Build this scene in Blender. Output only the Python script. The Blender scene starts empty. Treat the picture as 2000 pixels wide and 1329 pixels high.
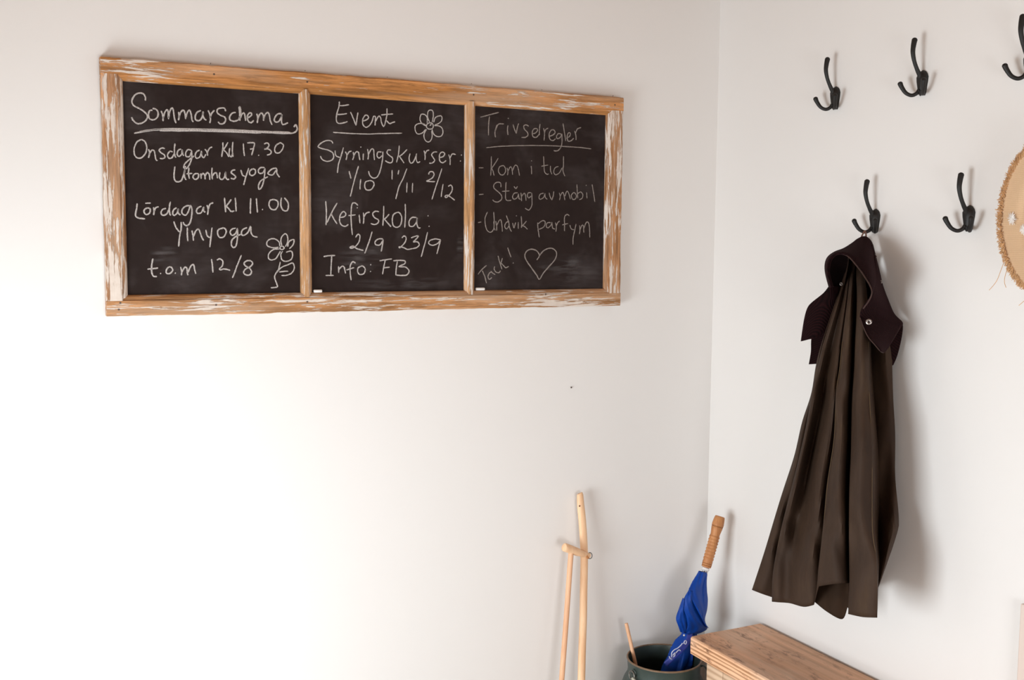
import bpy, bmesh, math, random
from mathutils import Vector, Matrix
random.seed(4)
SC = bpy.context.scene
COL = SC.collection

# ------------------------------------------------------------------ camera
F_PX, YAW, PITCH, ROLL = 2092.5, 0.46252, 0.08971, 0.00797
CAM = Vector((-2.1553, -2.8489, 1.62))
_f = Vector((math.sin(YAW)*math.cos(PITCH), math.cos(YAW)*math.cos(PITCH), -math.sin(PITCH)))
_r0 = Vector((math.cos(YAW), -math.sin(YAW), 0)); _u0 = _r0.cross(_f)
_r = _r0*math.cos(ROLL) + _u0*math.sin(ROLL); _u = _u0*math.cos(ROLL) - _r0*math.sin(ROLL)
cd = bpy.data.cameras.new('camera'); cam = bpy.data.objects.new('camera', cd); COL.objects.link(cam)
cd.sensor_width = 36; cd.lens = F_PX/2000*36; cd.clip_start = .05
M = Matrix(((_r.x, _u.x, -_f.x), (_r.y, _u.y, -_f.y), (_r.z, _u.z, -_f.z))).to_4x4(); M.translation = CAM
cam.matrix_world = M
SC.camera = cam

# ------------------------------------------------------------------ light, world, exposure
W = bpy.data.worlds.new('world'); SC.world = W; W.use_nodes = True
W.node_tree.nodes['Background'].inputs[0].default_value = (.85, .93, 1, 1)
W.node_tree.nodes['Background'].inputs[1].default_value = 1.0
SC.view_settings.view_transform = 'Standard'; SC.view_settings.look = 'None'
SC.view_settings.exposure = 0.02; SC.view_settings.gamma = 1; SC.view_settings.use_curve_mapping = False
ROOM_X, ROOM_Y, ROOM_Z = -2.9, -4.4, 2.5
WIN = dict(y0=-1.75, y1=-.6, z0=.08, z1=1.22)
def area(name, loc, rot, sx, sy, power, color):
    l = bpy.data.lights.new(name, 'AREA'); l.shape = 'RECTANGLE'; l.size = sx; l.size_y = sy; l.energy = power; l.color = color
    o = bpy.data.objects.new(name, l); COL.objects.link(o); o.location = loc; o.rotation_euler = rot
    return o
area('window_daylight', (ROOM_X-.07, (WIN['y0']+WIN['y1'])/2, (WIN['z0']+WIN['z1'])/2), (0, -math.pi/2, 0),
     WIN['z1']-WIN['z0']-.06, WIN['y1']-WIN['y0']-.06, 60, (.875, .952, 1))
area('rear_fill_light', (-1.6, ROOM_Y-.07, .72), (math.pi/2, 0, 0), 1.3, 1.1, 46, (.95, .97, 1))  # added fill lamp behind the camera; no window is known there

# ------------------------------------------------------------------ helpers
def ray(px, py): return _f + _r*((px-1000)/F_PX) - _u*((py-664.5)/F_PX)
def onx(px, py, w=0.0):            # point at distance w in front of the right wall (x = 0)
    d = ray(px, py); return CAM + d*((-w-CAM.x)/d.x)
def ony(px, py, w=0.0):            # point at distance w in front of the back wall (y = 0)
    d = ray(px, py); return CAM + d*((-w-CAM.y)/d.y)
BASE = {}
def tag(o, label=None, cat=None, group=None, kind=None):
    if label: o['label'] = label
    if cat: o['category'] = cat
    if group: o['group'] = group
    if kind: o['kind'] = kind
    return o
def thing(name, loc, label, cat, group=None):
    o = bpy.data.objects.new(name, None); o.empty_display_size = .05; o.location = loc; COL.objects.link(o)
    BASE[o.name] = Vector(loc); return tag(o, label, cat, group)
class MB:
    def __init__(s): s.v = []; s.f = []
    def add(s, vs, fs):
        n = len(s.v); s.v += [Vector(v) for v in vs]; s.f += [[i+n for i in f] for f in fs]; return s
    def box(s, a, b):
        x0, y0, z0 = a; x1, y1, z1 = b
        return s.add([(x0,y0,z0),(x1,y0,z0),(x1,y1,z0),(x0,y1,z0),(x0,y0,z1),(x1,y0,z1),(x1,y1,z1),(x0,y1,z1)],
                     [(0,3,2,1),(4,5,6,7),(0,1,5,4),(1,2,6,5),(2,3,7,6),(3,0,4,7)])
    def tube(s, pts, rad, seg=10, flat=1.0, flatdir=None, cap=True):
        pts = [Vector(p) for p in pts]; n = len(pts)
        if not hasattr(rad, '__len__'): rad = [rad]*n
        t0 = (pts[1]-pts[0]).normalized()
        ref = Vector(flatdir) if flatdir else (Vector((0,0,1)) if abs(t0.z) < .9 else Vector((1,0,0)))
        vs = []; fs = []; a = None
        for i, p in enumerate(pts):
            t = (pts[min(i+1,n-1)]-pts[max(i-1,0)]).normalized()
            a = (ref - t*ref.dot(t)).normalized() if (a is None or flatdir) else (a - t*a.dot(t)).normalized()
            b = t.cross(a)
            for k in range(seg):
                q = 2*math.pi*k/seg; vs.append(p + a*math.cos(q)*rad[i]*flat + b*math.sin(q)*rad[i])
        for i in range(n-1):
            for k in range(seg):
                k2 = (k+1) % seg; fs.append((i*seg+k, i*seg+k2, (i+1)*seg+k2, (i+1)*seg+k))
        if cap: fs.append(tuple(range(seg))[::-1]); fs.append(tuple((n-1)*seg+k for k in range(seg)))
        return s.add(vs, fs)
    def lathe(s, c, prof, seg=40, axis=None):
        c = Vector(c); ax = Vector(axis).normalized() if axis else Vector((0,0,1))
        a = ax.orthogonal().normalized(); b = ax.cross(a); vs = []; fs = []
        for r, h in prof:
            for k in range(seg):
                q = 2*math.pi*k/seg; vs.append(c + ax*h + (a*math.cos(q)+b*math.sin(q))*max(r, 1e-5))
        for i in range(len(prof)-1):
            for k in range(seg):
                k2 = (k+1) % seg; fs.append((i*seg+k, i*seg+k2, (i+1)*seg+k2, (i+1)*seg+k))
        return s.add(vs, fs)
    def grid(s, rows, closed=False):
        n = len(rows[0]); vs = [p for r in rows for p in r]; fs = []
        for i in range(len(rows)-1 if not closed else len(rows)):
            i2 = (i+1) % len(rows)
            for k in range(n-1): fs.append((i*n+k, i*n+k+1, i2*n+k+1, i2*n+k))
        return s.add(vs, fs)
    def build(s, name, mat, parent=None, smooth=True, bevel=0, thick=0, angle=40, tagkw=None, weld=False):
        base = BASE[parent.name] if parent else Vector((0,0,0))
        me = bpy.data.meshes.new(name); me.from_pydata([tuple(v-base) for v in s.v], [], s.f)
        bm = bmesh.new(); bm.from_mesh(me)
        if weld: bmesh.ops.remove_doubles(bm, verts=bm.verts, dist=1e-5)
        if bevel:
            es = [e for e in bm.edges if e.is_manifold and e.calc_face_angle(0) > math.radians(50)]
            bmesh.ops.bevel(bm, geom=es, offset=bevel, segments=2, affect='EDGES', profile=.6)
        bmesh.ops.recalc_face_normals(bm, faces=bm.faces)
        bm.to_mesh(me); bm.free(); me.materials.append(mat)
        if smooth:
            me.polygons.foreach_set('use_smooth', [True]*len(me.polygons))
            me.set_sharp_from_angle(angle=math.radians(angle))
        o = bpy.data.objects.new(name, me); COL.objects.link(o)
        if parent: o.parent = parent; BASE[o.name] = base
        if thick:
            m = o.modifiers.new('thick', 'SOLIDIFY'); m.thickness = thick; m.offset = 0
        return o
def crom(P, n):                   # Catmull-Rom through P, n steps per span; P is a list of tuples or Vectors
    P = [Vector(p) for p in P]
    if len(P) < 3: return [P[0].lerp(P[-1], i/n) for i in range(n+1)] if len(P) == 2 else P
    out = []
    for i in range(len(P)-1):
        a, b, c, d = P[max(i-1,0)], P[i], P[i+1], P[min(i+2,len(P)-1)]
        for k in range(n):
            t = k/n; out.append(.5*((2*b)+(c-a)*t+(2*a-5*b+4*c-d)*t*t+(3*b-a-3*c+d)*t*t*t))
    return out+[P[-1]]
def resample(P, n):
    L = [0]
    for i in range(1, len(P)): L.append(L[-1]+(P[i]-P[i-1]).length)
    out = []; j = 0
    for k in range(n):
        s = L[-1]*k/(n-1)
        while j < len(P)-2 and L[j+1] < s: j += 1
        d = L[j+1]-L[j]; out.append(P[j].lerp(P[j+1], (s-L[j])/d if d > 0 else 0))
    return out
def copy_tree(o, parent=None):
    c = o.copy(); COL.objects.link(c)
    if parent: c.parent = parent
    for ch in list(o.children): copy_tree(ch, c)
    return c

# ------------------------------------------------------------------ materials
def new_mat(name, rough=.6, metal=0, spec=.5):
    m = bpy.data.materials.new(name); m.use_nodes = True; b = m.node_tree.nodes['Principled BSDF']
    b.inputs['Roughness'].default_value = rough; b.inputs['Metallic'].default_value = metal
    b.inputs['Specular IOR Level'].default_value = spec
    return m, m.node_tree, b
class NT:
    def __init__(s, nt): s.nt = nt; s.tc = nt.nodes.new('ShaderNodeTexCoord')
    def n(s, t, **kw):
        o = s.nt.nodes.new(t)
        for k, v in kw.items(): setattr(o, k, v)
        return o
    def link(s, a, b): s.nt.links.new(a, b)
    def map(s, scale=(1,1,1), loc=(0,0,0), rot=(0,0,0)):
        m = s.n('ShaderNodeMapping'); m.inputs['Scale'].default_value = scale; m.inputs['Location'].default_value = loc
        m.inputs['Rotation'].default_value = rot
        s.link(s.tc.outputs['Object'], m.inputs[0]); return m.outputs[0]
    def noise(s, vec, scale=5, detail=3, rough=.5, dist=0):
        o = s.n('ShaderNodeTexNoise'); s.link(vec, o.inputs['Vector']); o.inputs['Scale'].default_value = scale
        o.inputs['Detail'].default_value = detail; o.inputs['Roughness'].default_value = rough
        o.inputs['Distortion'].default_value = dist; return o.outputs[0]
    def ramp(s, fac, stops, interp='LINEAR'):
        o = s.n('ShaderNodeValToRGB'); s.link(fac, o.inputs[0]); e = o.color_ramp.elements; o.color_ramp.interpolation = interp
        while len(e) < len(stops): e.new(.5)
        for i, (p, c) in enumerate(stops):
            e[i].position = p; e[i].color = (c, c, c, 1) if not hasattr(c, '__len__') else (*c, 1)
        return o.outputs[0]
    def mix(s, fac, a, b):
        o = s.n('ShaderNodeMix', data_type='RGBA')
        for i, v in ((0, fac), (6, a), (7, b)):
            if hasattr(v, 'links') or hasattr(v, 'is_linked'): s.link(v, o.inputs[i])
            else: o.inputs[i].default_value = v if not hasattr(v, '__len__') else (*v, 1)
        return o.outputs[2]
    def math(s, op, a, b):
        o = s.n('ShaderNodeMath', operation=op)
        for i, v in ((0, a), (1, b)):
            if hasattr(v, 'is_linked'): s.link(v, o.inputs[i])
            else: o.inputs[i].default_value = v
        return o.outputs[0]
    def bump(s, bsdf, h, strength=.3, dist=.002):
        o = s.n('ShaderNodeBump'); s.link(h, o.inputs['Height']); o.inputs['Strength'].default_value = strength
        o.inputs['Distance'].default_value = dist; s.link(o.outputs[0], bsdf.inputs['Normal'])
def plain(name, col, rough=.6, metal=0, spec=.5, var=.12, vs=20, bump=0, bscale=200):
    m, nt, b = new_mat(name, rough, metal, spec); t = NT(nt)
    n = t.noise(t.map(), vs, 4)
    t.link(t.mix(n, tuple(c*(1-var) for c in col), tuple(min(1, c*(1+var)) for c in col)), b.inputs['Base Color'])
    if bump: t.bump(b, t.noise(t.map(), bscale, 3), bump, .001)
    return m
MAT = {}
MAT['wall'] = plain('wall_paint', (.80, .772, .745), .75, spec=.25, var=.012, vs=1.5, bump=.06, bscale=120)
MAT['ceiling'] = plain('ceiling_boards', (.42, .27, .18), .7, var=.06, spec=.2)
MAT['far_wall'] = plain('far_wall_paint', (.50, .42, .36), .75, spec=.2, var=.02)
MAT['floor'] = plain('floor_paint', (.50, .48, .45), .5, var=.05, vs=6)
MAT['trim'] = plain('trim_paint', (.70, .58, .51), .5, var=.03)
MAT['white_trim'] = plain('white_gloss_paint', (.8, .79, .77), .35, var=.02)
def peeling(name, axis, paint, wood=(.43, .185, .06)):
    m, nt, b = new_mat(name, .62, spec=.3); t = NT(nt)
    def sc(long_, cross): v = [cross]*3; v[axis] = long_; return tuple(v)
    fine = t.noise(t.map(sc(9, 130)), 1, 5, .65, .4)
    streak = t.noise(t.map(sc(3, 60), loc=(3, 1, 2)), 1, 4, .6, .6)
    patch = t.noise(t.map(sc(3.2, 11), loc=(7, 2, 5)), 1, 3, .6)
    wc = t.ramp(streak, [(.3, tuple(c*.5 for c in wood)), (.47, wood), (.66, tuple(min(1, c*1.5+.02) for c in wood))])
    wc = t.mix(t.ramp(fine, [(.35, .75), (.52, 0)]), wc, tuple(c*.42 for c in wood))
    bleached = t.noise(t.map(sc(2, 25), loc=(1, 9, 4)), 1, 3, .6)
    wc = t.mix(t.ramp(bleached, [(.46, 0), (.68, .5)]), wc, (.62, .42, .28))
    mk = t.math('ADD', t.math('MULTIPLY', fine, .66), t.math('MULTIPLY', patch, .34))
    mask = t.ramp(mk, [(paint-.006, 0), (paint+.014, 1)])
    pc = t.mix(t.noise(t.map(), 60, 3), (.78, .70, .62), (.62, .50, .42))
    t.link(t.mix(mask, wc, pc), b.inputs['Base Color'])
    h = t.math('ADD', t.math('MULTIPLY', mask, .8), t.math('MULTIPLY', fine, 1.0))
    t.bump(b, h, .7, .0018)
    return m
MAT['rail_top'] = peeling('stripped_wood_top_rail', 0, .552, (.45, .19, .055))
MAT['rail_bottom'] = peeling('stripped_wood_bottom_rail', 0, .532, (.45, .215, .085))
MAT['stile_left'] = peeling('flaking_paint_left_stile', 2, .497, (.46, .23, .11))
MAT['stile_right'] = peeling('flaking_paint_right_stile', 2, .515, (.40, .19, .08))
MAT['muntin'] = peeling('worn_paint_muntin', 2, .525, (.50, .26, .11))
def board_mat():
    m, nt, b = new_mat('blackboard_paint', .85, spec=.15); t = NT(nt)
    big = t.noise(t.map((1, 1, 1)), 5, 4, .6, .5); sm = t.noise(t.map((12, 1, 60), rot=(0, .1, 0)), 1, 4, .6)
    dust = t.math('MULTIPLY', t.ramp(big, [(.5, 0), (.75, 1)]), t.ramp(sm, [(.3, .25), (.75, 1)]))
    c = t.mix(t.noise(t.map(), 40, 3), (.017, .0105, .009), (.026, .0165, .0145))
    t.link(t.mix(t.math('MULTIPLY', dust, .16), c, (.30, .27, .27)), b.inputs['Base Color'])
    t.bump(b, t.noise(t.map(), 300, 2), .1, .0006)
    return m
MAT['board'] = board_mat()
def chalk_mat(name, col, cover):
    m, nt, b = new_mat(name, .95, spec=.05); t = NT(nt)
    g = t.noise(t.map(), 480, 3, .7)
    k = t.ramp(g, [(cover-.10, 0), (cover+.10, 1)])
    t.link(t.mix(k, tuple(c*.42 for c in col), col), b.inputs['Base Color'])
    return m
MAT['chalk'] = chalk_mat('chalk_marks', (.56, .51, .48), .47)
MAT['chalk_thin'] = chalk_mat('faint_chalk_marks', (.34, .29, .26), .49)
def smudge_mat():
    m, nt, b = new_mat('chalk_smudge', .95, spec=.05); t = NT(nt)
    g = t.math('MULTIPLY', t.ramp(t.noise(t.map((14, 1, 90)), 1, 4, .6), [(.42, 0), (.72, .45)]),
               t.ramp(t.noise(t.map((6, 1, 14)), 1, 2), [(.4, 0), (.65, 1)]))
    sx = t.n('ShaderNodeSeparateXYZ'); t.link(t.tc.outputs['Generated'], sx.inputs[0])
    for o_ in (sx.outputs[0], sx.outputs[2]):
        e_ = t.math('SUBTRACT', 1.0, t.math('ABSOLUTE', t.math('SUBTRACT', t.math('MULTIPLY', o_, 2.0), 1.0), 0)); g = t.math('MULTIPLY', g, t.ramp(e_, [(0, 0), (.6, 1)]))
    b.inputs['Base Color'].default_value = (.24, .22, .215, 1); t.link(g, b.inputs['Alpha'])
    return m
MAT['smudge'] = smudge_mat()
MAT['chalk_stick'] = plain('chalk_stick_white', (.85, .83, .8), .9, var=.04)
MAT['iron'] = plain('black_cast_iron', (.011, .009, .008), .5, .0, .35, var=.3, vs=60, bump=.25, bscale=160)
MAT['nail'] = plain('rusty_nail', (.12, .08, .06), .5, .6)
def coat_mat():
    m, nt, b = new_mat('waxed_brown_cotton', .68, spec=.16); t = NT(nt)
    n = t.noise(t.map((1, 1, .35)), 14, 4, .6)
    c = t.ramp(n, [(.3, (.028, .0155, .0085)), (.6, (.046, .0255, .0138)), (.8, (.070, .041, .019))])
    c = t.mix(t.math('MULTIPLY', t.noise(t.map((1,1,1), loc=(5,5,5)), 3, 2), .35), c, (.046, .027, .023))
    t.link(c, b.inputs['Base Color'])
    h = t.math('ADD', t.math('MULTIPLY', t.noise(t.map((1,1,.5)), 22, 4, .6, .5), 1.0), t.math('MULTIPLY', t.noise(t.map(), 700, 2), .06))
    t.bump(b, h, .35, .006)
    return m
MAT['coat'] = coat_mat()
MAT['lining'] = plain('dark_lining', (.030, .016, .009), .8, spec=.1, var=.3, vs=30)
MAT['black_lining'] = plain('black_lining', (.006, .003, .003), .9, spec=.05, var=.3, vs=30)
def cord_mat():
    m, nt, b = new_mat('maroon_corduroy', .9, spec=.1); t = NT(nt)
    w = t.n('ShaderNodeTexWave', wave_type='BANDS', bands_direction='DIAGONAL'); t.link(t.map(), w.inputs[0]); w.inputs['Scale'].default_value = 95
    w.inputs['Distortion'].default_value = .6
    c = t.mix(w.outputs[1], (.004, .0011, .0012), (.014, .0030, .0034)); t.link(c, b.inputs['Base Color'])
    b.inputs['Sheen Weight'].default_value = .05; b.inputs['Sheen Tint'].default_value = (.5, .15, .2, 1)
    t.bump(b, w.outputs[1], .6, .0015)
    return m
MAT['cord'] = cord_mat()
MAT['cord_edge'] = plain('collar_edge_binding', (.040, .015, .010), .8, var=.3, vs=60)
MAT['snap'] = plain('brass_snap', (.30, .26, .24), .35, .8)
MAT['loop'] = plain('leather_loop', (.13, .055, .035), .6, var=.2)
def straw_mat():
    m, nt, b = new_mat('woven_straw', .75, spec=.25); t = NT(nt)
    w1 = t.n('ShaderNodeTexWave', wave_type='BANDS', bands_direction='Y'); t.link(t.map(), w1.inputs[0]); w1.inputs['Scale'].default_value = 75; w1.inputs['Distortion'].default_value = 1
    w2 = t.n('ShaderNodeTexWave', wave_type='BANDS', bands_direction='Z'); t.link(t.map(), w2.inputs[0]); w2.inputs['Scale'].default_value = 75; w2.inputs['Distortion'].default_value = 1
    h = t.math('MULTIPLY', w1.outputs[1], w2.outputs[1])
    c = t.mix(h, (.62, .41, .25), (.76, .54, .35)); c = t.mix(t.math('MULTIPLY', t.noise(t.map(), 12, 3), .5), c, (.66, .43, .24))
    t.link(c, b.inputs['Base Color']); t.bump(b, h, .5, .001)
    return m
MAT['straw'] = straw_mat()
MAT['fringe'] = plain('frayed_straw', (.62, .36, .17), .7, var=.4, vs=90)
MAT['tuft'] = plain('white_raffia', (.82, .78, .74), .8, var=.05)
def pine(name, a, b_, scale, ring_loc, rot=(0,0,0), dist=2.0, knots=True, rough=.5, mixk=.5, cc=(1,1,1)):
    m, nt, b = new_mat(name, rough, spec=.3); t = NT(nt)
    w = t.n('ShaderNodeTexWave', wave_type='RINGS', rings_direction='Y'); t.link(t.map((1, .05, 1), loc=ring_loc, rot=rot), w.inputs[0])
    w.inputs['Scale'].default_value = scale; w.inputs['Distortion'].default_value = dist; w.inputs['Detail'].default_value = 2; w.inputs['Detail Scale'].default_value = 3
    g = t.noise(t.map((90, 5, 90)), 1, 4, .6)
    c = t.ramp(t.math('ADD', t.math('MULTIPLY', w.outputs[1], .75), t.math('MULTIPLY', g, .25)), [(.15, b_), (.55, a), (.9, tuple(min(1, q*1.12) for q in a))])
    if knots:
        fg = t.noise(t.map((46, 2.2, 46), loc=(4, 2, 8)), 1, 4, .6, .8)
        face = t.ramp(fg, [(.3, tuple(q*.62 for q in a)), (.5, tuple(q*.92 for q in a)), (.7, tuple(min(1, q*1.12) for q in a))])
        ge = t.n('ShaderNodeNewGeometry'); sp_ = t.n('ShaderNodeSeparateXYZ'); t.link(ge.outputs['Normal'], sp_.inputs[0])
        edge_c = t.ramp(t.math('ADD', t.math('MULTIPLY', w.outputs[1], .8), t.math('MULTIPLY', g, .2)), [(.12, tuple(q*.8 for q in b_)), (.45, a), (.9, tuple(min(1, q*1.3) for q in a))])
        c = t.mix(t.ramp(sp_.outputs[2], [(.45, 0), (.75, 1)]), edge_c, t.mix(.72, c, face))
        k = t.noise(t.map((14, 6, 14), loc=(2, 3, 1)), 1, 5, .7, 1.5)
        k2 = t.noise(t.map((60, 22, 60), loc=(2, 3, 1)), 1, 4, .7, 1)
        f = t.math('MULTIPLY', t.ramp(k, [(.49, 0), (.62, 1)]), t.ramp(k2, [(.46, 0), (.62, .85)]))
        c = t.mix(t.ramp(t.noise(t.map((7, 2.5, 7), loc=(9, 1, 4)), 1, 3), [(.5, 0), (.7, .55)]), c, (.80, .62, .48))
        c = t.mix(f, c, (.17, .075, .035))
    t.link(c, b.inputs['Base Color']); t.bump(b, t.math('ADD', w.outputs[1], g), .25, .0012)
    return m
MAT['bench_top'] = pine('worn_pine', (.71, .40, .235), (.50, .235, .105), 30, (.02, 0, -.17), rot=(.035, 0, 0), dist=2.4)
MAT['bench_board'] = pine('pale_pine_boards', (.66, .47, .32), (.50, .32, .20), 20, (.4, 0, .3), knots=False)
def rodwood(name, a, b_):
    m, nt, b = new_mat(name, .5, spec=.35); t = NT(nt)
    n = t.noise(t.map((60, 60, 4)), 1, 3, .6, .5)
    t.link(t.ramp(n, [(.3, b_), (.6, a)]), b.inputs['Base Color']); t.bump(b, n, .15, .001); return m
MAT['pole'] = rodwood('peeled_pale_wood', (.90, .60, .37), (.80, .48, .27))
MAT['rod'] = rodwood('bamboo_wood', (.80, .47, .28), (.68, .36, .20))
MAT['handle'] = rodwood('varnished_handle', (.56, .25, .095), (.40, .15, .05))
MAT['handle_dark'] = plain('burnt_groove', (.12, .04, .015), .5)
MAT['enamel'] = plain('green_enamel', (.040, .058, .050), .38, .1, .5, var=.25, vs=14, bump=.1, bscale=60)
MAT['worn_rim'] = plain('worn_brown_rim', (.20, .125, .075), .45, .2, var=.5, vs=60)
MAT['steel'] = plain('galvanised_wire', (.20, .19, .17), .4, .7, var=.2)
MAT['grip'] = plain('pale_grip', (.42, .42, .34), .5, var=.15)
MAT['blue'] = plain('blue_nylon', (.002, .052, .33), .5, 0, .25, var=.25, vs=18, bump=.3, bscale=40)
MAT['strap'] = plain('blue_strap', (.045, .065, .36), .3, 0, .5, var=.1)
MAT['print'] = plain('white_print', (.62, .64, .80), .5)
MAT['white_plastic'] = plain('white_plastic', (.8, .78, .76), .35)

# ------------------------------------------------------------------ the setting
def struct(name, mb, mat, **kw):
    o = mb.build(name, mat, smooth=False, **kw); o['kind'] = 'structure'; return o
T = .16
struct('floor', MB().box((ROOM_X-T, ROOM_Y-T, -.1), (T, T, 0)), MAT['floor'])
struct('ceiling', MB().box((ROOM_X-T, ROOM_Y-T, ROOM_Z), (T, T, ROOM_Z+.1)), MAT['ceiling'])
struct('wall_back', MB().box((ROOM_X-T, 0, 0), (T, T, ROOM_Z)), MAT['wall'])
struct('wall_right', MB().box((0, ROOM_Y-T, 0), (T, 0, ROOM_Z)), MAT['wall'])
w = WIN; m = MB()
m.box((ROOM_X-T, ROOM_Y, 0), (ROOM_X, 0, w['z0'])); m.box((ROOM_X-T, ROOM_Y, w['z1']), (ROOM_X, 0, ROOM_Z))
m.box((ROOM_X-T, ROOM_Y, w['z0']), (ROOM_X, w['y0'], w['z1'])); m.box((ROOM_X-T, w['y1'], w['z0']), (ROOM_X, 0, w['z1']))
struct('wall_left', m, MAT['far_wall'])
m = MB()
m.box((ROOM_X, ROOM_Y-T, 0), (0, ROOM_Y, .15)); m.box((ROOM_X, ROOM_Y-T, 1.3), (0, ROOM_Y, ROOM_Z))
m.box((ROOM_X, ROOM_Y-T, .15), (-2.25, ROOM_Y, 1.3)); m.box((-.95, ROOM_Y-T, .15), (0, ROOM_Y, 1.3))
struct('wall_front', m, MAT['far_wall'])
m = MB(); fx0, fx1 = ROOM_X-.06, ROOM_X-.01
for a, b in (((w['y0'], w['z0']), (w['y1'], w['z0']+.05)), ((w['y0'], w['z1']-.05), (w['y1'], w['z1'])),
             ((w['y0'], w['z0']), (w['y0']+.05, w['z1'])), ((w['y1']-.05, w['z0']), (w['y1'], w['z1']))):
    m.box((fx0, a[0], a[1]), (fx1, b[0], b[1]))
struct('window_1', m, MAT['white_trim'])
struct('baseboard_back', MB().box((ROOM_X, -.014, 0), (0, 0, .09)), MAT['white_trim'])
struct('baseboard_right', MB().box((-.014, ROOM_Y, 0), (0, -.014, .09)), MAT['white_trim'])
q = onx(1991, 1329, .012)
struct('trim_1', MB().box((-.022, q.y-.10, 0), (0, q.y, .80)), MAT['trim'], bevel=.003)

# ------------------------------------------------------------------ chalkboard made from an old window frame
FY = -.034       # front of the frame
PY = -.016       # face of the blackboard panels
def bx(px, py, y=FY): p = ony(px, py, -y); return p.x, p.z
X0 = (bx(198, 110)[0]+bx(207, 622)[0])/2; X1 = (bx(1219, 190)[0]+bx(1211, 595)[0])/2
Z1 = (bx(198, 110)[1]+bx(1219, 190)[1])/2; Z0 = (bx(207, 622)[1]+bx(1211, 595)[1])/2
cb = thing('chalkboard', ((X0+X1)/2, 0, Z0), 'wide three-pane chalkboard in a flaking old wooden window frame on the left-hand wall', 'chalkboard')
ix0 = bx(246, 370)[0]; ix1 = bx(1186, 380)[0]; iz1 = bx(245, 157)[1]; iz0 = bx(250, 577)[1]
mx = [(bx(588, 370)[0], bx(610, 370)[0]), (bx(911, 380)[0], bx(931, 380)[0])]
MW = .014        # moulding width
def rail(name, mat, a, b, sign, axis, label=None, seed=0, nseg=60, over=0):
    """wooden bar: 'axis' its long direction, a..b its span, sign=(outer edge, inner edge) across"""
    rnd = random.Random(seed); o_, i_ = sign; s = 1 if i_ > o_ else -1
    prof = [(o_, -.002), (o_, FY+.003), (o_+s*.003, FY), (i_-s*MW, FY), (i_-s*(MW-.0015), FY+.0035), (i_-s*MW*.55, FY+.0045), (i_-s*MW*.2, FY+.009), (i_, FY+.014), (i_, -.002)]
    rows = []; wob = 0
    for k in range(nseg+1):
        u = a+(b-a)*k/nseg; wob = wob*.7+rnd.uniform(-1, 1)*.0007; row = []
        for j, (c, y) in enumerate(prof):
            c2 = c + (wob if j < 3 else 0); y2 = y + (rnd.uniform(-1, 1)*.0004 if 1 <= j <= 7 else 0)
            row.append(Vector((u, y2, c2)) if axis == 0 else Vector((c2, y2, u)))
        rows.append(row)
    mb = MB(); n = len(prof)
    vs = [p for r in rows for p in r]; fs = []
    for i in range(nseg):
        for k in range(n): k2 = (k+1) % n; fs.append((i*n+k, i*n+k2, (i+1)*n+k2, (i+1)*n+k))
    fs.append(tuple(range(n))); fs.append(tuple(nseg*n+k for k in range(n))[::-1]); mb.add(vs, fs)
    o = mb.build(name, mat, cb, angle=35)
    if label: o['label'] = label
    return o
topr = rail('top_rail', MAT['rail_top'], X0, X1, (Z1, iz1), 0, 'top rail stripped to orange wood with few paint flakes', 1, 90)
botr = rail('bottom_rail', MAT['rail_bottom'], X0, X1, (Z0, iz0), 0, None, 2, 90)
rail('stile', MAT['stile_left'], iz0-MW, iz1+MW, (X0, ix0), 2, 'left stile mostly covered in flaking white paint', 3, 50)
rail('stile', MAT['stile_right'], iz0-MW, iz1+MW, (X1, ix1), 2, 'right stile with worn white paint streaks', 4, 50)
for k, (a, b) in enumerate(mx):
    c = (a+b)/2; h = (b-a)/2; rows = []
    prof = [(-h, -.006), (-h, PY-.004), (-h*.75, PY-.008), (-h*.42, FY+.004), (-h*.36, FY+.001), (-h*.1, FY-.0005), (h*.1, FY-.0005), (h*.36, FY+.001), (h*.42, FY+.004), (h*.75, PY-.008), (h, PY-.004), (h, -.006)]
    for i in range(41):
        z = iz0-.012+(iz1-iz0+.022)*i/40
        rows.append([Vector((c+u+random.uniform(-1,1)*.0003, y, z)) for u, y in prof])
    MB().grid(rows).build('muntin', MAT['muntin'], cb, angle=35)
# small oak pegs and nail stubs
for px, py, up in ((413, 119, 1), (598, 133, 1), (759, 145, 1), (924, 158, 1), (1062, 171, 1), (1201, 184, 1)):
    x, z = bx(px, py); MB().tube([(x, FY+.012, z-.006), (x+.0004, FY+.011, Z1+.006)], .0009, 6).build('nail', MAT['nail'], cb)
for px, py in ((418, 145), (600, 160), (925, 185), (1201, 205), (1066, 575), (600, 590), (422, 596), (235, 592), (232, 605)):
    x, z = bx(px, py); MB().lathe((x, FY-.0002, z), [(.0001, .0006), (.0022, .0006), (.0026, 0)], 10, (0, -1, 0)).build('nail', MAT['nail'], cb)

panels = []
for (a, b) in ((ix0, mx[0][0]), (mx[0][1], mx[1][0]), (mx[1][1], ix1)):
    p = MB().box((a-.006, PY, iz0-.006), (b+.006, -.004, iz1+.006)).build('blackboard_panel', MAT['board'], cb, smooth=False); panels.append(p)

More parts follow.
